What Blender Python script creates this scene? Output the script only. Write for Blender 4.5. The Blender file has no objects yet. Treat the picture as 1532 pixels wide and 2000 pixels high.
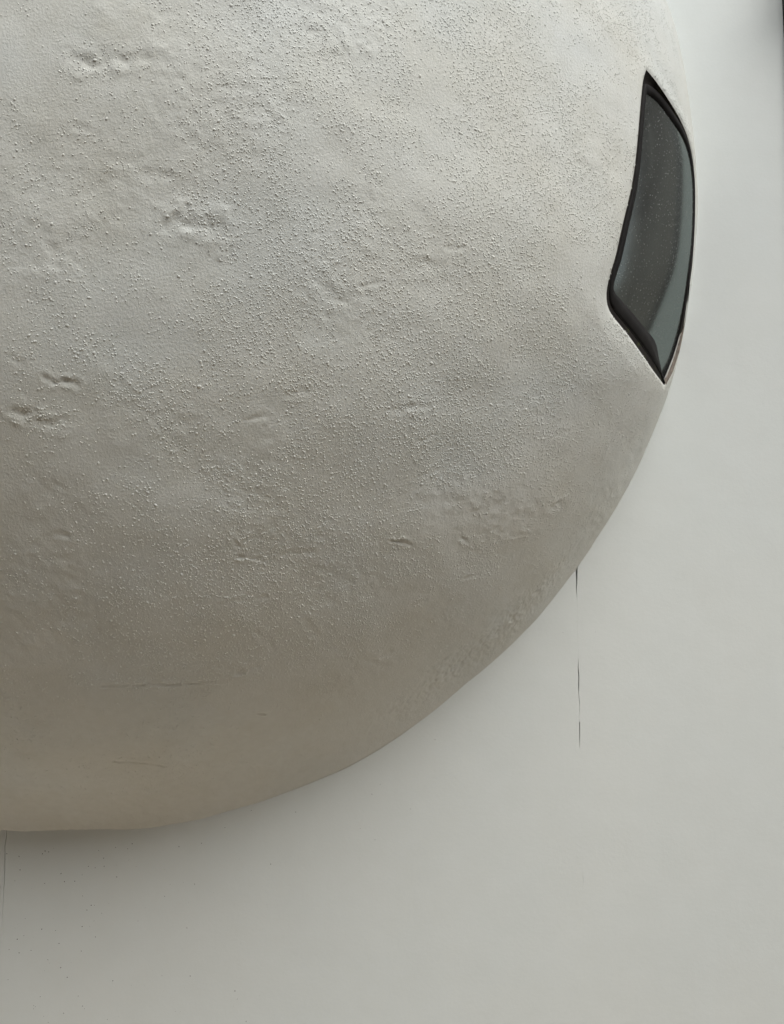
import bpy, bmesh, math, random
import numpy as np
from mathutils import Vector

SC = bpy.context.scene
COL = SC.collection
R = math.radians
RNG = np.random.default_rng(11)
random.seed(5)

# ------------------------------------------------------------------ camera, sky, sun, exposure
EYE = 1.62                                   # eye height above the ground
DIST = 1.90                                  # camera to wall
PITCH = math.atan(1900.0 / 18000.0)
FOC, PX, PY = 1900.0, 766.0, 1000.0          # in units of the 1532 x 2000 photograph
cam_d = bpy.data.cameras.new('camera')
cam = bpy.data.objects.new('camera', cam_d)
COL.objects.link(cam)
cam.location = (0, -DIST, EYE)
cam.rotation_euler = (R(90) + PITCH, 0, 0)
cam_d.sensor_fit = 'VERTICAL'
cam_d.sensor_height = 36.0
cam_d.lens = FOC / 2000.0 * 36.0
cam_d.clip_start = 0.05
cam_d.clip_end = 2000
SC.camera = cam

SUN_EL, SUN_AZ = R(57), R(39)                # azimuth: to the right of the wall's normal
world = bpy.data.worlds.new('World')
SC.world = world
world.use_nodes = True
nt = world.node_tree
bg = nt.nodes['Background']
sky = nt.nodes.new('ShaderNodeTexSky')
sky.sky_type = 'NISHITA'
sky.sun_disc = False
sky.sun_elevation = SUN_EL
sky.sun_rotation = R(180) - SUN_AZ
sky.air_density = 1.0
sky.dust_density = 3.0
sky.ozone_density = 1.0
hs = nt.nodes.new('ShaderNodeHueSaturation')  # overcast: the sky's blue is veiled evenly everywhere
hs.inputs['Saturation'].default_value = 0.30
nt.links.new(sky.outputs[0], hs.inputs['Color'])
nt.links.new(hs.outputs[0], bg.inputs['Color'])
bg.inputs['Strength'].default_value = 0.075

sun_d = bpy.data.lights.new('sun', 'SUN')
sun_d.energy = 1.5
sun_d.angle = R(46)
sun_d.color = (1.0, 0.985, 0.95)
sun = bpy.data.objects.new('sun', sun_d)
COL.objects.link(sun)
sv = Vector((math.cos(SUN_EL) * math.sin(SUN_AZ), -math.cos(SUN_EL) * math.cos(SUN_AZ), math.sin(SUN_EL)))
sun.location = sv * 20
sun.rotation_euler = (-sv).to_track_quat('-Z', 'Y').to_euler()

SC.view_settings.view_transform = 'Standard'
SC.view_settings.look = 'None'
SC.view_settings.gamma = 1.0
SC.view_settings.use_curve_mapping = False
SC.view_settings.exposure = 0.90
SC.cycles.max_bounces = 6
SC.cycles.diffuse_bounces = 3
SC.cycles.use_adaptive_sampling = True
SC.cycles.adaptive_threshold = 0.035
SC.cycles.transparent_max_bounces = 12

# ------------------------------------------------------------------ helpers
CP, SP = math.cos(PITCH), math.sin(PITCH)


def ray(px, py):
    a, b = (px - PX) / FOC, (PY - py) / FOC
    return np.array([a, CP - b * SP, SP + b * CP])


def wall_at(px, py, y=0.0):
    v = ray(px, py)
    t = (y + DIST) / v[1]
    return np.array([v[0] * t, y, EYE + v[2] * t])


def project(P):
    y = P[:, 1] + DIST
    z = P[:, 2] - EYE
    d = y * CP + z * SP
    return PX + FOC * P[:, 0] / d, PY - FOC * (-y * SP + z * CP) / d


def link(name, mesh, mat, parent=None, smooth=False):
    o = bpy.data.objects.new(name, mesh)
    COL.objects.link(o)
    if mat:
        mesh.materials.append(mat)
    mesh.polygons.foreach_set('use_smooth', np.full(len(mesh.polygons), bool(smooth)))
    if parent:
        o.parent = parent
    return o


def empty(name, loc, label, cat):
    o = bpy.data.objects.new(name, None)
    COL.objects.link(o)
    o.location = loc
    o['label'] = label
    o['category'] = cat
    o['kind'] = 'thing'
    o.empty_display_size = 0.1
    return o


def adopt(child, parent):
    """parent without moving (parents here only have a location)"""
    child.parent = parent
    child.location = tuple(-x for x in parent.location)


def mesh_np(name, verts, faces):
    """verts (n,3), faces (m,k) all of one size k"""
    verts = np.ascontiguousarray(verts, dtype=np.float32)
    faces = np.ascontiguousarray(faces, dtype=np.int32)
    m = bpy.data.meshes.new(name)
    k = faces.shape[1]
    m.vertices.add(len(verts))
    m.vertices.foreach_set('co', verts.ravel())
    m.loops.add(faces.size)
    m.loops.foreach_set('vertex_index', faces.ravel())
    m.polygons.add(len(faces))
    m.polygons.foreach_set('loop_start', np.arange(0, faces.size, k, dtype=np.int32))
    m.update(calc_edges=True)
    m.validate()
    return m


def box_mesh(name, lo, hi, bevel=0.0):
    bm = bmesh.new()
    bmesh.ops.create_cube(bm, size=1)
    for v in bm.verts:
        v.co = [lo[i] + (v.co[i] + .5) * (hi[i] - lo[i]) for i in range(3)]
    if bevel:
        bmesh.ops.bevel(bm, geom=bm.edges[:], offset=bevel, segments=2, affect='EDGES', profile=.6)
    m = bpy.data.meshes.new(name)
    bm.to_mesh(m)
    bm.free()
    return m


# vectorised gradient-like value noise in 3D
_P = RNG.permutation(4096)
_V = RNG.uniform(-1, 1, 4096)


def noise3(p, scale, seed=0):
    q = p * scale + seed * 17.31
    i = np.floor(q).astype(np.int64)
    f = q - i
    f = f * f * f * (f * (f * 6 - 15) + 10)
    r = 0
    for dx in (0, 1):
        wx = f[:, 0] if dx else 1 - f[:, 0]
        for dy in (0, 1):
            wy = f[:, 1] if dy else 1 - f[:, 1]
            for dz in (0, 1):
                wz = f[:, 2] if dz else 1 - f[:, 2]
                h = _P[(i[:, 0] + dx) & 4095]
                h = _P[(h + i[:, 1] + dy) & 4095]
                h = _P[(h + i[:, 2] + dz) & 4095]
                r = r + wx * wy * wz * _V[h]
    return r


def fbm(p, scale, octs=3, seed=0):
    r, a = 0, 1.0
    for k in range(octs):
        r = r + a * noise3(p, scale * 2 ** k, seed + k * 3)
        a *= .5
    return r / 1.5


# ------------------------------------------------------------------ materials
def new_mat(name):
    m = bpy.data.materials.new(name)
    m.use_nodes = True
    return m, m.node_tree, m.node_tree.nodes['Principled BSDF']


def nz(t, scale, detail=3, rough=.55, vec=None):
    n = t.nodes.new('ShaderNodeTexNoise')
    n.inputs['Scale'].default_value = scale
    n.inputs['Detail'].default_value = detail
    n.inputs['Roughness'].default_value = rough
    if vec is not None:
        t.links.new(vec, n.inputs['Vector'])
    return n


def ramp(t, src, stops):
    n = t.nodes.new('ShaderNodeValToRGB')
    e = n.color_ramp.elements
    while len(e) < len(stops):
        e.new(.5)
    for k, (p, c) in enumerate(stops):
        e[k].position = p
        e[k].color = (*c, 1)
    t.links.new(src, n.inputs[0])
    return n


def mixc(t, fac, a, b, mode='MIX'):
    n = t.nodes.new('ShaderNodeMix')
    n.data_type = 'RGBA'
    n.blend_type = mode
    for sock, v in ((n.inputs[0], fac), (n.inputs[6], a), (n.inputs[7], b)):
        if isinstance(v, (int, float)):
            sock.default_value = v
        elif isinstance(v, tuple):
            sock.default_value = (*v, 1)
        else:
            t.links.new(v, sock)
    return n.outputs[2]


def geo_pos(t):
    return t.nodes.new('ShaderNodeNewGeometry').outputs['Position']


def bump(t, h, strength, dist, prev=None):
    n = t.nodes.new('ShaderNodeBump')
    n.inputs['Strength'].default_value = strength
    n.inputs['Distance'].default_value = dist
    t.links.new(h, n.inputs['Height'])
    if prev is not None:
        t.links.new(prev, n.inputs['Normal'])
    return n.outputs[0]


def stucco_mat(name, fine):
    m, t, b = new_mat(name)
    p = geo_pos(t)
    n1 = nz(t, 3.2, 2, .6, p)
    n2 = nz(t, 9.0, 3, .6, p)
    c = ramp(t, n1.outputs[0], [(.33, (.69, .722, .70)), (.52, (.705, .724, .685)), (.72, (.69, .70, .65))]).outputs[0]
    d = ramp(t, n2.outputs[0], [(.35, (1, 1, 1)), (.62, (.975, .97, .955)), (.80, (.92, .905, .87))]).outputs[0]
    c = mixc(t, 1.0, c, d, 'MULTIPLY')
    if fine:
        n3 = nz(t, 60.0, 2, .6, p)
        e = ramp(t, n3.outputs[0], [(.3, (.95, .95, .94)), (.7, (1, 1, 1))]).outputs[0]
        c = mixc(t, 1.0, c, e, 'MULTIPLY')
        h1 = nz(t, 260, 3, .65, p)
        t.links.new(bump(t, h1.outputs[0], .5, .0019), b.inputs['Normal'])
    t.links.new(c, b.inputs['Base Color'])
    b.inputs['Roughness'].default_value = .72
    b.inputs['Specular IOR Level'].default_value = .35
    return m


def wall_mat():
    m, t, b = new_mat('smooth white render')
    p = geo_pos(t)
    n1 = nz(t, 1.6, 4, .6, p)
    n2 = nz(t, 14, 4, .6, p)
    c = ramp(t, n1.outputs[0], [(.3, (.735, .782, .768)), (.7, (.755, .788, .762))]).outputs[0]
    d = ramp(t, n2.outputs[0], [(.3, (.975, .975, .97)), (.7, (1, 1, 1))]).outputs[0]
    c = mixc(t, 1.0, c, d, 'MULTIPLY')
    t.links.new(c, b.inputs['Base Color'])
    b.inputs['Roughness'].default_value = .6
    b.inputs['Specular IOR Level'].default_value = .3
    h0 = nz(t, 7, 3, .5, p)
    h1 = nz(t, 160, 4, .6, p)
    k = bump(t, h0.outputs[0], .25, .004)
    k = bump(t, h1.outputs[0], .16, .0012, k)
    t.links.new(k, b.inputs['Normal'])
    return m


def plain(name, col, rough=.7, var=.25, scale=40, metallic=0.0, spec=.5):
    m, t, b = new_mat(name)
    p = geo_pos(t)
    n = nz(t, scale, 4, .6, p)
    lo = tuple(x * (1 - var) for x in col)
    hi = tuple(min(1, x * (1 + var)) for x in col)
    c = ramp(t, n.outputs[0], [(.3, lo), (.7, hi)]).outputs[0]
    t.links.new(c, b.inputs['Base Color'])
    b.inputs['Roughness'].default_value = rough
    b.inputs['Metallic'].default_value = metallic
    b.inputs['Specular IOR Level'].default_value = spec
    t.links.new(bump(t, n.outputs[0], .2, .001), b.inputs['Normal'])
    return m


def glass_mat():
    m, t, b = new_mat('tinted dusty glass')
    t.nodes.remove(b)
    out = t.nodes['Material Output']
    tr = t.nodes.new('ShaderNodeBsdfTransparent')
    tr.inputs[0].default_value = (.55, .60, .57, 1)
    gl = t.nodes.new('ShaderNodeBsdfGlossy')
    gl.inputs['Color'].default_value = (.19, .225, .22, 1)
    gl.inputs['Roughness'].default_value = .13
    fr = t.nodes.new('ShaderNodeFresnel')
    fr.inputs['IOR'].default_value = 1.5
    mx = t.nodes.new('ShaderNodeMixShader')
    t.links.new(fr.outputs[0], mx.inputs[0])
    t.links.new(tr.outputs[0], mx.inputs[1])
    t.links.new(gl.outputs[0], mx.inputs[2])
    df = t.nodes.new('ShaderNodeBsdfDiffuse')
    df.inputs[0].default_value = (.55, .58, .55, 1)
    p = geo_pos(t)
    vo = t.nodes.new('ShaderNodeTexVoronoi')
    vo.inputs['Scale'].default_value = 150
    t.links.new(p, vo.inputs['Vector'])
    dots = ramp(t, vo.outputs['Distance'], [(.0, (.5, .5, .5)), (.24, (0, 0, 0))])
    n = nz(t, 16, 3, .6, p)
    den = ramp(t, n.outputs[0], [(.35, (.15, .15, .15)), (.65, (1, 1, 1))])
    k = mixc(t, 1.0, dots.outputs[0], den.outputs[0], 'MULTIPLY')
    film = mixc(t, 1.0, k, (.095, .095, .095), 'ADD')
    mx2 = t.nodes.new('ShaderNodeMixShader')
    t.links.new(film, mx2.inputs[0])
    t.links.new(mx.outputs[0], mx2.inputs[1])
    t.links.new(df.outputs[0], mx2.inputs[2])
    t.links.new(mx2.outputs[0], out.inputs[0])
    return m


def reveal_mat():
    m, t, b = new_mat('dark grimy reveal')
    p = geo_pos(t)
    n = nz(t, 45, 4, .6, p)
    c = ramp(t, n.outputs[0], [(.35, (.012, .010, .009)), (.6, (.022, .018, .016)), (.72, (.05, .062, .018))]).outputs[0]
    t.links.new(c, b.inputs['Base Color'])
    b.inputs['Roughness'].default_value = .8
    b.inputs['Specular IOR Level'].default_value = .2
    return m


M_STUCCO = stucco_mat('old white stucco', True)
M_GRAIN = stucco_mat('roughcast grain', False)
M_WALL = wall_mat()
M_BLACK = plain('black rubber', (.012, .011, .011), .55, .3, 60, spec=.3)
M_GASKET = plain('dark bronze frame', (.013, .012, .0115), .75, .3, 50, spec=.2)
M_BEAD = plain('pale metal bead', (.42, .41, .38), .5, .25, 80)
M_BLIND = plain('grey brown lining', (.20, .185, .16), .8, .12, 12)
M_BLADE = plain('dark reflection and jamb', (.02, .022, .022), .6, .3, 30)
M_REVEAL = reveal_mat()
M_GLASS = glass_mat()
M_GRIME = plain('brown grime', (.20, .17, .14), .9, .55, 90)
M_SPECK = plain('mildew', (.045, .045, .040), .9, .3, 30)
M_BACK = plain('dark cavity', (.012, .012, .011), .9, .3, 10)
M_GROUND = plain('worn concrete paving', (.55, .465, .375), .9, .2, 3)
M_DARK = plain('black painted timber', (.012, .012, .013), .45, .3, 20)

# ------------------------------------------------------------------ ground
g = link('ground', mesh_np('ground', [(-400, -800, 0), (400, -800, 0), (400, 400, 0), (-400, 400, 0)], [[0, 1, 2, 3]]), M_GROUND)
g['kind'] = 'structure'

# ------------------------------------------------------------------ wall of rendered panels with hairline joints
WALL_TOP, PAN_T = 4.6, .02
j_left = wall_at(11, 1650)[0]
j_right = wall_at(1130, 1300)[0]
x_end = wall_at(1528.0, 0)[0]
step = j_right - j_left
wall = empty('rendered_wall', (0, 0, 0), 'smooth off-white rendered wall behind the bulging dome', 'wall')


def gap_fn(points):
    """points: (pixel y, half width mm) along a joint, turned into (z, half width)"""
    zs = np.array([wall_at(PX, y)[2] for y, w in points])
    ws = np.array([w for y, w in points]) * 1e-3
    o = np.argsort(zs)
    return zs[o], ws[o]


gaps = {
    'left': gap_fn([(1560, .45), (1640, .55), (1700, .5), (1750, .3), (1800, .2), (1900, .1), (2100, 0)]),
    'right': gap_fn([(1080, 1.9), (1116, 1.7), (1128, 1.3), (1142, 1.0), (1152, .6), (1160, .3), (1170, .06), (1284, .05), (1292, .28), (1302, .55), (1318, 1.0), (1330, .7), (1340, 1.0),
                     (1350, .5), (1358, .12), (1370, .5), (1378, .2), (1388, .25), (1396, .05), (1409, .05), (1411, .8), (1425, .65), (1440, .7), (1455, .3), (1464, 0), (1700, 0), (1706, .12), (1724, .12), (1730, 0), (2100, 0)]),
}


def panel(x0, x1, g0=None, g1=None):
    zs = np.concatenate([np.array([0.02, .4]), np.arange(.5, 3.0, .006), np.array([3.6, WALL_TOP])])

    def edge(x, gp, sgn, sd):
        if gp is None:
            return [(x + sgn * .00002, z) for z in zs]
        w = np.interp(zs, gp[0], gp[1], left=0, right=0)
        wig = noise3(np.stack([zs * 0 + sd, zs * 0, zs], 1), 60, 3) * .0011
        wig = np.where(w > 0, wig, 0)
        return [(x + sgn * (.00002 + ww) + wv, z) for z, ww, wv in zip(zs, w, wig)]
    a = edge(x0, g0, 1, 1)
    b = edge(x1, g1, -1, 1)
    n = len(zs)
    V = [(x, 0, z) for x, z in a] + [(x, 0, z) for x, z in b] + [(x, PAN_T, z) for x, z in a] + [(x, PAN_T, z) for x, z in b]
    Fc = []
    for i in range(n - 1):
        Fc += [(i, n + i, n + i + 1, i + 1), (i, i + 1, 2 * n + i + 1, 2 * n + i), (n + i, 3 * n + i, 3 * n + i + 1, n + i + 1)]
    Fc += [(0, 2 * n, 3 * n, n), (n - 1, 2 * n - 1, 4 * n - 1, 3 * n - 1)]
    return link('panel', mesh_np('panel', V, Fc), M_WALL, wall)


panel(j_left - 3 * step, j_left - 2 * step)
panel(j_left - 2 * step, j_left - step)
panel(j_left - step, j_left, None, gaps['left'])
panel(j_left, j_right, gaps['left'], gaps['right'])
panel(j_right, x_end, gaps['right'], None)
link('backing', box_mesh('backing', (j_left - 3 * step, PAN_T + .003, 0.0), (x_end, .25, WALL_TOP)), M_BACK, wall)
link('coping', box_mesh('coping', (j_left - 3 * step - .02, -.03, WALL_TOP + .001), (x_end + .02, .28, WALL_TOP + .06), .004), M_WALL, wall)

# mildew specks on the wall, read off as (x, y, radius in mm)
sp = [(38, 606), (105, 620), (232, 606), (246, 591), (266, 596), (110, 694), (82, 753), (244, 768), (352, 757), (408, 755), (333, 714), (448, 721),
      (482, 675), (519, 682), (568, 674), (565, 630), (538, 589), (630, 571), (695, 579), (720, 551), (636, 732), (450, 835), (497, 887), (515, 886),
      (474, 912), (555, 929), (139, 958), (228, 1016), (303, 1024), (131, 1051), (95, 1071), (322, 1094), (50, 1127), (105, 1145), (170, 1132),
      (443, 1135), (261, 1182), (448, 1002), (520, 1058), (332, 1225), (367, 1278), (45, 1290), (220, 1384), (184, 1432), (194, 1437), (183, 1449),
      (427, 1380), (450, 1434), (461, 1449), (347, 1473), (263, 1523), (897, 837), (1060, 771), (975, 567), (1097, 549), (1225, 464), (1018, 1009),
      (752, 971), (615, 1297), (882, 1269), (1036, 1271), (1279, 1352), (1293, 1396), (1474, 662), (1368, 370), (1340, 1517), (585, 1507), (239, 1490)]
specks = [(x * .359, 1450 + y * .359, random.uniform(.55, 1.0)) for x, y in sp]
specks += [(578, 1586, .7), (727, 1551, .8), (743, 1532, .5), (850, 1444, .6), (733, 1640, .6), (1100, 1235, .5), (1163, 1234, .5), (802, 1580, .6), (704, 1618, .5)]
for k in range(60):
    specks.append((random.uniform(10, 600), random.uniform(1640, 1990), random.uniform(.2, .4)))
V, Fc = [], []
for x, y, r in specks:
    c = wall_at(x, y)
    b0 = len(V)
    r *= 1e-3
    for k in range(6):
        a = k * math.pi / 3
        rr = r * random.uniform(.75, 1.2)
        V.append((c[0] + rr * math.cos(a), -.00005, c[2] + rr * math.sin(a)))
    V.append((c[0], -.0004, c[2]))
    for k in range(6):
        Fc.append((b0 + k, b0 + (k + 1) % 6, b0 + 6))
o = link('mildew_specks', mesh_np('mildew_specks', V, Fc), M_SPECK, wall)
o['kind'] = 'stuff'

# ------------------------------------------------------------------ dome: a flattened, slightly uneven hand-plastered bulge
CX, CZ, RA, RC, RB = -.6286, EYE + .8822, 1.2723, 1.3183, .77
THC = R(79.5)
YC = RB * math.cos(THC)
DN = np.radians(np.array([-180, -110, -100, -90, -80, -70, -60, -50, -40, -30, -20, -10, 0, 10, 20, 30, 180.]))
DV = np.array([0, 0, -0.0106, 0.0002, 0.0054, -0.0019, 0.0, -0.0038, 0.0, 0.0034, 0.004, -0.0004, -0.0040, 0.0001, 0.0037, 0, 0])
_pf = np.linspace(-math.pi, math.pi, 1441)
_df = np.interp(_pf, DN, DV)
_kk = np.exp(-(np.arange(-90, 91) / 36.0) ** 2)
_df = np.convolve(np.pad(_df, 90, mode='wrap'), _kk / _kk.sum(), 'valid')


_fa = np.radians([-180, -150, -100, -75, -50, -22])
_ff = np.convolve(np.pad(np.interp(_pf, _fa, [0, .05, .085, .075, .035, 0]), 90, mode='edge'), _kk / _kk.sum(), 'valid')
_ff = np.where(_pf > math.radians(-21), 0, np.where(_pf > math.radians(-27), _ff * (math.radians(-21) - _pf) / math.radians(6), _ff))
_fw = np.convolve(np.pad(np.interp(_pf, _fa, [.08, .08, .08, .08, .05, .05]), 90, mode='edge'), _kk / _kk.sum(), 'valid')


def delta(ph):
    return 1 + np.interp(ph, _pf, _df)


def flare(ph, dep):
    f = np.interp(ph, _pf, _ff)
    w = np.interp(ph, _pf, _fw)
    return f * (np.exp(-np.maximum(dep, 0) / w) - 1) / RA


def surf(u, v, inset=0.0):
    """(u, v) angles about the dome's axis -> point on the dome"""
    th = np.hypot(u, v)
    ph = np.arctan2(v, u)
    k = delta(ph)
    # below, the coat flares out a little where it was feathered onto the wall
    k = k + flare(ph, RB * np.cos(th) - YC)
    return np.stack([CX + (RA - inset) * k * np.sin(th) * np.cos(ph), YC - (RB - inset) * np.cos(th), CZ + (RC - inset) * k * np.sin(th) * np.sin(ph)], -1)


def surf_n(u, v):
    e = 1e-3
    a = surf(u + e, v) - surf(u - e, v)
    b = surf(u, v + e) - surf(u, v - e)
    n = np.cross(a, b)
    n /= np.linalg.norm(n, axis=-1, keepdims=True)
    s = np.where(n[:, 1] > 0, -1.0, 1.0)          # outwards is away from the wall here
    c = surf(u, v) - np.array([CX, YC, CZ])
    s = np.where((n * c).sum(-1) < 0, -1.0, 1.0)
    return n * s[:, None]


def implicit(P, inset=0.0):
    dx, dz = (P[..., 0] - CX) / (RA - inset), (P[..., 2] - CZ) / (RC - inset)
    ph = np.arctan2(dz, dx)
    k = delta(ph) + flare(ph, -P[..., 1])
    return (dx * dx + dz * dz) / (k * k) + ((P[..., 1] - YC) / (RB - inset)) ** 2 - 1


def to_uv(P):
    dx, dz = (P[..., 0] - CX) / RA, (P[..., 2] - CZ) / RC
    ph = np.arctan2(dz, dx)
    th = np.arctan2(np.hypot(dx, dz) / delta(ph), (YC - P[..., 1]) / RB)
    return th * np.cos(ph), th * np.sin(ph)


_T = np.linspace(.6, 2.6, 1600)


def hit(px, py, inset=0.0):
    """where the sight line through a photograph point meets the dome (or the dome inset by some depth)"""
    o = np.array([0, -DIST, EYE])
    for k in range(60):
        v = ray(px, py)
        f = implicit(o + v * _T[:, None], inset)
        w = np.nonzero(f < 0)[0]
        if len(w) and w[0] > 0:
            i = w[0]
            t0, t1 = _T[i - 1], _T[i]
            for _ in range(24):
                tm = .5 * (t0 + t1)
                if implicit((o + v * tm)[None], inset)[0] < 0:
                    t1 = tm
                else:
                    t0 = tm
            return o + v * t1
        px -= .8
        py += (450 - py) * .002
    raise ValueError('no hit %s %s' % (px, py))


def resample(pts, n):
    p = np.array(pts, float)
    # Catmull-Rom through the points, then even spacing
    q = np.vstack([2 * p[0] - p[1], p, 2 * p[-1] - p[-2]])
    out = []
    for i in range(1, len(q) - 2):
        for t in np.linspace(0, 1, 12, endpoint=False):
            a, b, c, d = q[i - 1], q[i], q[i + 1], q[i + 2]
            out.append(.5 * (2 * b + (c - a) * t + (2 * a - 5 * b + 4 * c - d) * t * t + (3 * b - a - 3 * c + d) * t ** 3))
    out.append(p[-1])
    out = np.array(out)
    s = np.concatenate([[0], np.cumsum(np.hypot(*np.diff(out, axis=0).T))])
    k = np.linspace(0, s[-1], n)
    return np.stack([np.interp(k, s, out[:, 0]), np.interp(k, s, out[:, 1])], 1)


# window contours as seen in the photograph: opening, gasket, clear glass (left side top to bottom, right side top to bottom)
C0L = [(1265, 135), (1259, 155), (1255, 190), (1249, 260), (1243, 320), (1235, 370), (1225, 412), (1215, 455), (1205, 500), (1196, 530), (1189, 558), (1187, 582), (1192, 605), (1207, 627), (1230, 655), (1255, 690), (1280, 726), (1300, 753)]
C0R = [(1265, 135), (1280, 152), (1299, 180), (1321, 215), (1339, 253), (1350, 290), (1356.5, 340), (1358, 400), (1356, 470), (1351, 530), (1344, 595), (1334, 660), (1321, 712), (1300, 753)]
C1L = [(1261, 163), (1258, 175), (1255.5, 200), (1250, 262), (1244.5, 320), (1236.5, 371), (1227, 412), (1217, 456), (1207, 501), (1198, 531), (1192, 558), (1191, 580), (1196, 600), (1213, 622), (1237, 650), (1262, 684), (1283, 715), (1297, 742)]
C1R = [(1261, 163), (1274, 166), (1293, 187), (1315, 218), (1336, 256), (1348.5, 293), (1355.5, 341), (1357, 400), (1354.5, 470), (1347.5, 530), (1338, 595), (1326, 655), (1311, 705), (1297, 742)]
C2L = [(1264, 184), (1262, 196), (1260, 220), (1257, 262), (1252, 320), (1245, 371), (1236, 414), (1226, 458), (1214, 510), (1204, 540), (1199, 562), (1203, 572), (1217, 586), (1240, 612), (1264, 642), (1282, 665), (1288, 700), (1295.5, 738)]
C2R = [(1264, 184), (1274, 188), (1292, 208), (1313, 238), (1334, 266), (1346.5, 300), (1354, 345), (1355.5, 400), (1353, 470), (1346, 530), (1336.5, 595), (1324.5, 655), (1309.5, 705), (1295.5, 738)]
NC = 56


def contour3d(L, Rr, inset):
    a, b = resample(L, NC), resample(Rr, NC)
    ring = np.vstack([a, b[::-1][1:-1]])
    ins = np.concatenate([inset_left(inset), inset_right(inset)[::-1][1:-1]])
    K = np.array([hit(x, y, d) for (x, y), d in zip(ring, ins)])
    for _ in range(4):                            # even out the grazing side
        S = K * .5 + (np.roll(K, 1, 0) + np.roll(K, -1, 0)) * .25
        S[:NC] = K[:NC]
        K = S
    return K


def inset_left(d):
    return np.full(NC, d)


def inset_right(d):
    t = np.linspace(0, 1, NC)
    w = np.interp(t, [0, .12, .25, .62, .8, 1], [1, .8, -.4, -.4, .30, 1])
    kk = np.exp(-(np.arange(-9, 10) / 4.5) ** 2)
    return d * np.convolve(np.pad(w, 9, mode='edge'), kk / kk.sum(), 'valid')


D1, D2 = .010, .012
K0 = contour3d(C0L, C0R, 0.0)
K1 = contour3d(C1L, C1R, D1)
K2 = contour3d([tuple(.88 * np.array(b) + .12 * np.array(a)) for a, b in zip(C1L, C2L)], [tuple(.88 * np.array(b) + .12 * np.array(a)) for a, b in zip(C1R, C2R)], D2)
u0, v0 = to_uv(K0)
_w = np.zeros(len(K0))                            # on its far side the opening runs just round the dome's flank
_w[NC:] = np.interp(np.linspace(1, 0, NC)[1:-1], [0, .12, .3, .6, .75, 1], [0, 0, 1, 1, 0, 0])
u0, v0 = u0 * (1 + .03 * _w), v0 * (1 + .03 * _w)
K0 = surf(u0, v0)
POLY = np.stack([u0, v0], 1)


def inside(u, v):
    r = np.zeros(u.shape, bool)
    n = len(POLY)
    for i in range(n):
        x1, y1 = POLY[i]
        x2, y2 = POLY[(i + 1) % n]
        if y1 == y2:
            continue
        c = ((y1 > v) != (y2 > v)) & (u < (x2 - x1) * (v - y1) / (y2 - y1) + x1)
        r ^= c
    return r


def nearest(u, v):
    """distance to the opening's edge and the nearest point of it"""
    best = np.full(u.shape, 9.0)
    bu, bv = u.copy(), v.copy()
    n = len(POLY)
    for i in range(n):
        a = POLY[i]
        d = POLY[(i + 1) % n] - a
        l2 = d @ d
        if l2 < 1e-12:
            continue
        t = np.clip(((u - a[0]) * d[0] + (v - a[1]) * d[1]) / l2, 0, 1)
        qu, qv = a[0] + d[0] * t, a[1] + d[1] * t
        dd = np.hypot(u - qu, v - qv)
        m = dd < best
        best = np.where(m, dd, best)
        bu = np.where(m, qu, bu)
        bv = np.where(m, qv, bv)
    return best, bu, bv


dome = empty('stucco_dome', (CX, 0, CZ), 'big white roughcast dome bulging out of the wall', 'dome')

# trowel gouges and dents, by where they lie: (points, half width m, depth m)
GOUGE = [
    ([(28, 800), (48, 808), (66, 803)], .0065, .0045), ([(88, 740), (108, 748), (128, 745), (150, 750)], .0050, .0036), ([(60, 822), (100, 830), (140, 822)], .008, .003),
    ([(100, 938), (112, 948), (126, 954)], .004, .0035), ([(140, 112), (172, 124), (205, 126)], .010, .0045), ([(200, 105), (245, 118), (290, 110)], .010, .0035),
    ([(330, 440), (365, 428), (410, 440), (432, 452)], .012, .0075), ([(285, 340), (330, 345)], .008, .0025), ([(150, 245), (190, 262)], .006, .002),
    ([(764, 1056), (780, 1060), (804, 1066)], .0032, .0036), ([(455, 1050), (466, 1066)], .003, .003), ([(468, 1086), (490, 1090), (508, 1093)], .003, .0045),
    ([(556, 1082), (610, 1078)], .006, .003), ([(470, 1168), (500, 1155)], .004, .0025), ([(225, 1484), (262, 1486), (300, 1490), (320, 1496)], .0028, .0042),
    ([(200, 1338), (280, 1336), (350, 1334), (290, 1331), (330, 1337), (420, 1330)], .0025, .0024), ([(760, 800), (800, 796), (838, 794)], .006, .003), ([(805, 520), (830, 512), (850, 520)], .010, .004),
    ([(700, 562), (745, 548)], .004, .002), ([(1078, 992), (1092, 986), (1102, 992)], .008, .004), ([(820, 865), (850, 850)], .004, .0025),
    ([(870, 484), (905, 486)], .004, .0025), ([(560, 770), (600, 765)], .006, .002), ([(620, 1112), (650, 1118)], .008, .003), ([(730, 1290), (760, 1275)], .008, .003),
    ([(480, 820), (520, 812)], .005, .0025), ([(110, 1040), (130, 1048)], .005, .003), ([(1085, 850), (1110, 846)], .006, .0025),
    ([(430, 1180), (470, 1172), (520, 1166)], .0042, .0022), ([(500, 1236), (522, 1250), (533, 1268)], .006, .0030), ([(716, 1292), (752, 1300)], .008, .0045),
    ([(800, 1186), (830, 1174)], .004, .0018), ([(600, 1216), (622, 1248)], .007, .0030), ([(640, 1352), (692, 1340)], .004, .0016), ([(330, 1160), (352, 1150)], .006, .0022),
    ([(430, 1300), (470, 1310), (500, 1302)], .007, .004), ([(905, 1130), (935, 1120)], .004, .0016), ([(840, 1300), (870, 1284)], .008, .0035),
    ([(20, 700), (42, 710)], .006, .0015), ([(900, 1050), (915, 1060)], .004, .0025), ([(490, 1390), (515, 1393)], .003, .004), ([(640, 560), (680, 590)], .012, .003),
]
GSEG = []
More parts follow.
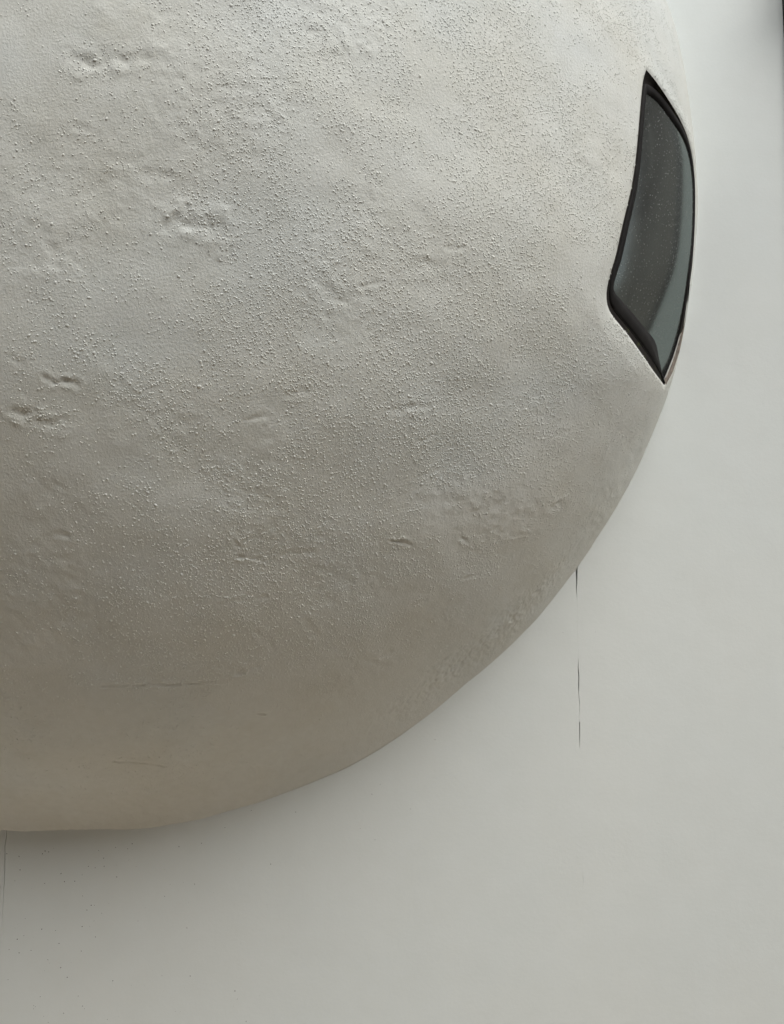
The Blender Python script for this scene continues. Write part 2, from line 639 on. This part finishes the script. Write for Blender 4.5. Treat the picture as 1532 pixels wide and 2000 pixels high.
for pts, w, d in GOUGE:
    P3 = np.array([hit(*p) for p in pts])
    for i in range(len(P3) - 1):
        if w < .0052:
            GSEG.append((P3[i], P3[i + 1], max(w * .8, .0028), d * .55))
        else:
            GSEG.append((P3[i], P3[i + 1], w * .85, d * .40))


def relief(P, u, v):
    """height of the hand-trowelled coat over the ideal dome, in metres"""
    h = .0050 * noise3(P, 4.0, 1) + .0016 * noise3(P, 9.5, 2) + .0007 * noise3(P, 24, 3)
    rg = np.clip(fbm(P, 7, 3, 21) * 1.6 + .15, 0, 1)
    h += rg * (.0006 * noise3(P, 62, 4) + .0005 * noise3(P, 130, 5))
    # a coarse, poorly floated strip along the lower right rim
    ph = np.degrees(np.arctan2(v, u))
    st = np.clip(1 - np.abs(THC - .075 - np.hypot(u, v)) / .07, 0, 1) * np.clip(1.2 - np.abs(ph + 49) / 13, 0, 1)
    h += st * (.0009 * noise3(P, 70, 51) + .0014 * noise3(P, 160, 52) + .0011 * noise3(P, 300, 53))
    for a, b, w, d in GSEG:
        c = (a + b) * .5
        rad = np.linalg.norm(b - a) * .5 + 4 * w
        m = np.nonzero(((P - c) ** 2).sum(1) < rad * rad)[0]
        if not len(m):
            continue
        q = P[m]
        ab = b - a
        q = q + np.stack([noise3(q, 70, s_) for s_ in (31, 32, 33)], 1) * w * .55
        t = np.clip(((q - a) @ ab) / (ab @ ab), 0, 1)
        dd = np.linalg.norm(q - (a + t[:, None] * ab), axis=1)
        dd = dd * (1 + .35 * noise3(q, 90, 8))
        g_ = np.exp(-(dd / w) ** 2)
        h[m] -= d * np.clip(.75 + .8 * noise3(P[m], 55, 36), .15, 1.3) * (g_ - .35 * np.exp(-((dd - 1.9 * w) / w) ** 2)) * .8
    return h


def axis(lo, f0, f1, hi, fine, coarse):
    a = np.arange(lo, f0, coarse)
    b = np.arange(f0, f1, fine)
    c = np.arange(f1, hi + coarse, coarse)
    return np.concatenate([a, b, c])


THX = THC + R(4)
ua = axis(-1.5, -.16, 1.5, 1.5, .0026, .03)
va = axis(-1.5, -1.5, .36, 1.5, .0026, .03)
U, Vv = np.meshgrid(ua, va)
nu, nv = len(ua), len(va)
uf, vf = U.ravel().copy(), Vv.ravel().copy()
bb0, bb1 = POLY.min(0) - .08, POLY.max(0) + .08
near = np.nonzero((uf > bb0[0]) & (uf < bb1[0]) & (vf > bb0[1]) & (vf < bb1[1]))[0]
dist = np.full(uf.shape, 1.0)
dn_, qu, qv = nearest(uf[near], vf[near])
snap = dn_ < .0015
uf[near[snap]] = qu[snap]
vf[near[snap]] = qv[snap]
dn_[snap] = 0
dist[near] = dn_
th_f = np.hypot(uf, vf)
# rim: pull the outermost ring onto a clean circle behind the wall face
over = th_f > THX
sc_ = np.where(over, THX / np.maximum(th_f, 1e-6), 1)
uf *= sc_
vf *= sc_
P0 = surf(uf, vf)
N0 = surf_n(uf, vf)
hh = relief(P0, uf, vf)
edge_fade = np.clip(dist / .035, 0, 1)
hh = hh * edge_fade - .0025 * np.exp(-dist / .004)
PS = P0 + N0 * hh[:, None]
idx = np.arange(nu * nv).reshape(nv, nu)
quads = np.stack([idx[:-1, :-1], idx[:-1, 1:], idx[1:, 1:], idx[1:, :-1]], -1).reshape(-1, 4)
keep = ~over[quads].all(1)
qu_, qv_ = uf[quads].mean(1), vf[quads].mean(1)
box = (qu_ > bb0[0]) & (qu_ < bb1[0]) & (qv_ > bb0[1]) & (qv_ < bb1[1])
ins = np.zeros(len(quads), bool)
ins[box] = inside(qu_[box], qv_[box])
quads = quads[keep & ~ins]
used = np.unique(quads)
remap = np.full(nu * nv, -1)
remap[used] = np.arange(len(used))
shell_m = mesh_np('shell', PS[used], remap[quads][:, ::-1])
shell = link('shell', shell_m, M_STUCCO, smooth=True)
adopt(shell, dome)

# roughcast grains: small lumps standing on the coat, thick in some patches and nearly absent in others
NTRY = 230000
cu = RNG.uniform(-.30, 1.45, NTRY)
cv = RNG.uniform(-1.45, .45, NTRY)
ok = np.hypot(cu, cv) < THC - .01
cu, cv = cu[ok], cv[ok]
cp_ = surf(cu, cv)
sx, sy = project(cp_)


def blob(x, y, rx, ry):
    return np.exp(-((sx - x) / rx) ** 2 - ((sy - y) / ry) ** 2)


dens = .40 + .9 * blob(780, 230, 330, 300) + .35 * blob(420, 560, 180, 160) + .35 * blob(650, 760, 500, 300) + .25 * blob(1080, 700, 220, 350)
dens += .3 * blob(600, 1180, 330, 130) - .25 * blob(90, 300, 160, 300) - .22 * blob(150, 900, 200, 160) - .28 * blob(850, 470, 90, 60)
dens *= np.clip((1575 - sy) / 230, .03, 1)                       # the underside was floated smoother
dens *= np.clip(1.20 + 2.1 * fbm(cp_, 8, 3, 41) + 1.3 * noise3(cp_, 30, 45), .02, 2.6)
for a, b, w, d in GSEG:
    if w > .004:
        q = cp_ - (a + b) * .5
        dens += .5 * np.exp(-(q * q).sum(1) / .028 ** 2)
dist_rim = THC - np.hypot(cu, cv)
low = np.clip((-np.degrees(np.arctan2(cv, cu)) - 45) / 20, 0, 1)            # 1 on the underside
dens *= np.maximum(np.clip(dist_rim / .22, .25, 1), low)
pick = RNG.uniform(0, 1.5, len(cu)) < dens
dw, _, _ = nearest(cu, cv)
pick &= ~inside(cu, cv) & (dw > .004)
cu, cv, cp_ = cu[pick], cv[pick], cp_[pick]
gn = surf_n(cu, cv)
gh = relief(cp_, cu, cv)
dw = dw[pick]
gh *= np.clip(dw / .035, 0, 1)
ng = len(cu)
gr = .00072 + .00098 * RNG.beta(1.4, 2.8, ng)
gr *= np.where(RNG.uniform(0, 1, ng) < .05, 1.35, 1.0)
e1 = np.cross(gn, RNG.normal(size=(ng, 3)))
e1 /= np.linalg.norm(e1, axis=1, keepdims=True)
e2 = np.cross(gn, e1)
base = cp_ + gn * (gh - .0004)[:, None]
gr *= np.maximum(np.clip(.72 + (THC - np.hypot(cu, cv)) / 1.1, .72, 1.08), low[pick] * 1.05)
stretch = RNG.uniform(.75, 1.45, ng)
rings = []
for lev, (rf, hf) in enumerate(((1.24, 0.0), (.78, .62))):
    for k in range(6):
        a = k * math.pi / 3 + lev * .5
        jr = gr * rf * RNG.uniform(.82, 1.18, ng)
        rings.append(base + e1 * (jr * math.cos(a) * stretch)[:, None] + e2 * (jr * math.sin(a))[:, None] + gn * (gr * hf * .56 + (.0004 if lev else 0))[:, None])
rings.append(base + gn * (gr * .56 + .0004)[:, None])
GV = np.stack(rings, 1).reshape(-1, 3)
tri = []
for k in range(6):
    k2 = (k + 1) % 6
    tri += [(k, k2, 6 + k), (k2, 6 + k2, 6 + k), (6 + k, 6 + k2, 12)]
GF = (np.array(tri)[None] + (np.arange(ng) * 13)[:, None, None]).reshape(-1, 3)
grain = link('roughcast_grains', mesh_np('roughcast_grains', GV, GF), M_GRAIN, smooth=True)
grain['kind'] = 'stuff'
adopt(grain, dome)
print('grains', ng, 'shell quads', len(quads))

# ------------------------------------------------------------------ window in the dome's flank
n_r = len(K0)


def strip(name, rows, mat, parent, smooth=True):
    V = np.vstack(rows)
    Fc = []
    for r in range(len(rows) - 1):
        for i in range(n_r):
            j = (i + 1) % n_r
            Fc.append((r * n_r + i, r * n_r + j, (r + 1) * n_r + j, (r + 1) * n_r + i))
    return link(name, mesh_np(name, V, Fc), mat, parent, smooth)


uK, vK = to_uv(K0)
nK = surf_n(uK, vK)
win = strip('window', [K0 - nK * .0025, K0 * .5 + K1 * .5 - nK * .004, K1 - nK * .001], M_REVEAL, None)
adopt(win, dome)
u1, v1 = to_uv(K1)
n1 = surf_n(u1, v1)
u2, v2 = to_uv(K2)
n2 = surf_n(u2, v2)
K15 = K1 * .55 + K2 * .45
strip('gasket', [K1 - n1 * .006, K1, K1 * .85 + K2 * .15 + n1 * .0015, K15 + n1 * .002, K2 + n2 * .0005, K2 - n2 * .003], M_GASKET, win)

ns = 17
V = []
for i in range(NC):
    L3, R3 = K2[i], K2[(n_r - i) % n_r] if 0 < i < NC - 1 else K2[i]
    nm_ = n2[i] + n2[(n_r - i) % n_r if 0 < i < NC - 1 else i]
    nm_ = nm_ / np.linalg.norm(nm_)
    sag = ((R3 - L3) @ (R3 - L3)) / (8 * 1.0)
    for s_ in range(ns):
        f = s_ / (ns - 1)
        V.append(L3 + (R3 - L3) * f + nm_ * (sag * 4 * f * (1 - f) - .0012))
Fc = [(i * ns + s_, i * ns + s_ + 1, (i + 1) * ns + s_ + 1, (i + 1) * ns + s_) for i in range(NC - 1) for s_ in range(ns - 1)]
link('glass_pane', mesh_np('glass_pane', V, Fc), M_GLASS, win, True)

# lining behind the glass closes the recess
uL, vL = to_uv(K2)
back_rows = [K2 - n2 * .004, K2 - n2 * .05]
strip('jamb_lining', back_rows, M_BLADE, win)
cen = (K2 - n2 * .05)
bm = bmesh.new()
vs = [bm.verts.new(p) for p in cen]
half = NC
rows = []
for i in range(NC):
    l = cen[i]
    r_ = cen[(n_r - i) % n_r] if i else cen[0]
    if i == NC - 1:
        r_ = cen[NC - 1]
    rows.append([l + (r_ - l) * s / 8 for s in range(9)])
bm.free()
V = np.array(rows).reshape(-1, 3)
Fc = [(i * 9 + s, i * 9 + s + 1, (i + 1) * 9 + s + 1, (i + 1) * 9 + s) for i in range(NC - 1) for s in range(8)]
link('inner_lining', mesh_np('inner_lining', V, Fc), M_BLIND, win, True)

# dark blade-shaped sheet added behind the glass, standing in for a dark reflection
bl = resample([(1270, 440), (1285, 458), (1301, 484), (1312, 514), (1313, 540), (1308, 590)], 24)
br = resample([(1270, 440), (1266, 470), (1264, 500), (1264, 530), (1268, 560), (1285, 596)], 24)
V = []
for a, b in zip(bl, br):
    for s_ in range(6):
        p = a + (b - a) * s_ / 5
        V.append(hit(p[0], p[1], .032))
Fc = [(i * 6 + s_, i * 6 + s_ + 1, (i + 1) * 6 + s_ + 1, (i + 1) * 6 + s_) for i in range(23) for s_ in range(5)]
o = link('reflection_panel', mesh_np('reflection_panel', V, Fc), M_BLADE, win, True)
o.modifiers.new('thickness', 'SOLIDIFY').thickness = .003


def tube(name, pts, rad, mat, parent, seg=6):
    pts = np.array(pts)
    V, Fc = [], []
    for i, p in enumerate(pts):
        t = pts[min(i + 1, len(pts) - 1)] - pts[max(i - 1, 0)]
        t /= np.linalg.norm(t)
        a = np.cross(t, (0.3, .8, .1))
        a /= np.linalg.norm(a)
        b = np.cross(t, a)
        for k in range(seg):
            an = k * 2 * math.pi / seg
            V.append(p + rad * (a * math.cos(an) + b * math.sin(an)))
    for i in range(len(pts) - 1):
        for k in range(seg):
            k2 = (k + 1) % seg
            Fc.append((i * seg + k, i * seg + k2, (i + 1) * seg + k2, (i + 1) * seg + k))
    return link(name, mesh_np(name, V, Fc), mat, parent, True)


bead = [hit(x, y, .006) for x, y in resample([(1297.5, 743), (1312.5, 706), (1327.5, 656), (1339, 598), (1346, 553)], 30)]
tube('glazing_bead', bead, .0016, M_BEAD, win)
tube('lower_bead', [hit(x, y, .006) for x, y in resample([(1297, 743), (1284, 716), (1262, 686), (1240, 656), (1216, 626), (1199, 604)], 30)], .0009, M_GASKET, win)
# grime built up on the sill below the right corner of the pane
gl_ = resample([(1298, 742), (1313, 706), (1328, 656), (1340, 600), (1347, 553)], 24)
gr_ = resample([(1301, 752), (1321, 711), (1333, 660), (1343, 600), (1348, 555)], 24)
V = []
for a, b in zip(gl_, gr_):
    for s in range(4):
        p = a + (b - a) * s / 3
        V.append(hit(p[0], p[1], .0045 * (1 - s / 3) + .0008))
Fc = [(i * 4 + s, i * 4 + s + 1, (i + 1) * 4 + s + 1, (i + 1) * 4 + s) for i in range(23) for s in range(3)]
link('sill', mesh_np('sill', V, Fc), M_GRIME, win, True)

# ------------------------------------------------------------------ dark doorway at the wall's right end
fr = empty('doorway', (x_end, 0, 0), 'black post at the right end of the white wall, edge of a timber doorway', 'doorway')
M_CLAD = plain('weathered brown boards', (.17, .15, .125), .75, .2, 6)
parts = [('post', (x_end + .001, -.012, 0), (x_end + .05, .2, WALL_TOP), M_DARK), ('shade_canopy', (x_end + .03, -.13, 2.95), (x_end + 1.9, -.014, 3.03), M_DARK),  # the canopy is out of view, added to darken the wall's upper right corner
         ('door_leaf', (x_end + .50, .03, .02), (x_end + 1.30, .08, 2.35), M_CLAD), ('transom', (x_end + .50, .028, 2.351), (x_end + 1.30, .09, WALL_TOP), M_CLAD),
         ('jamb', (x_end + .051, .0, 0), (x_end + .499, .1, WALL_TOP), M_CLAD)]
for k in range(24):
    parts.append(('board', (x_end + 1.302 + k * .2, random.uniform(-.004, .004), 0), (x_end + 1.302 + k * .2 + .196, .1, WALL_TOP), M_CLAD))
for nm, lo, hi_, mt in parts:
    o = link(nm, box_mesh(nm, lo, hi_, .003), mt)
    adopt(o, fr)

# ------------------------------------------------------------------ unseen wall added opposite to shade off the low sky; shows dimly in the window
BW_Y, BW_H = -3.0, 3.9
bw = empty('shade_wall', (0, BW_Y, 0), 'unseen dull brown wall added opposite to block the low sky, mirrored dimly in the dome window', 'wall')
M_BW = plain('brown render', (.13, .11, .085), .85, .15, 2)
for nm, lo, hi_, mt in (('shade_return', (5.4, BW_Y + .001, 0), (5.6, -.3, 3.45), M_BW), ('shade_face', (-12, BW_Y - .25, 0), (12, BW_Y, BW_H), M_BW), ('coping', (-12.05, BW_Y - .3, BW_H + .001), (12.05, BW_Y + .05, BW_H + .08), M_BW)):  # the return is added as well, to block the sky at the right
    adopt(link(nm, box_mesh(nm, lo, hi_, .01), mt), bw)
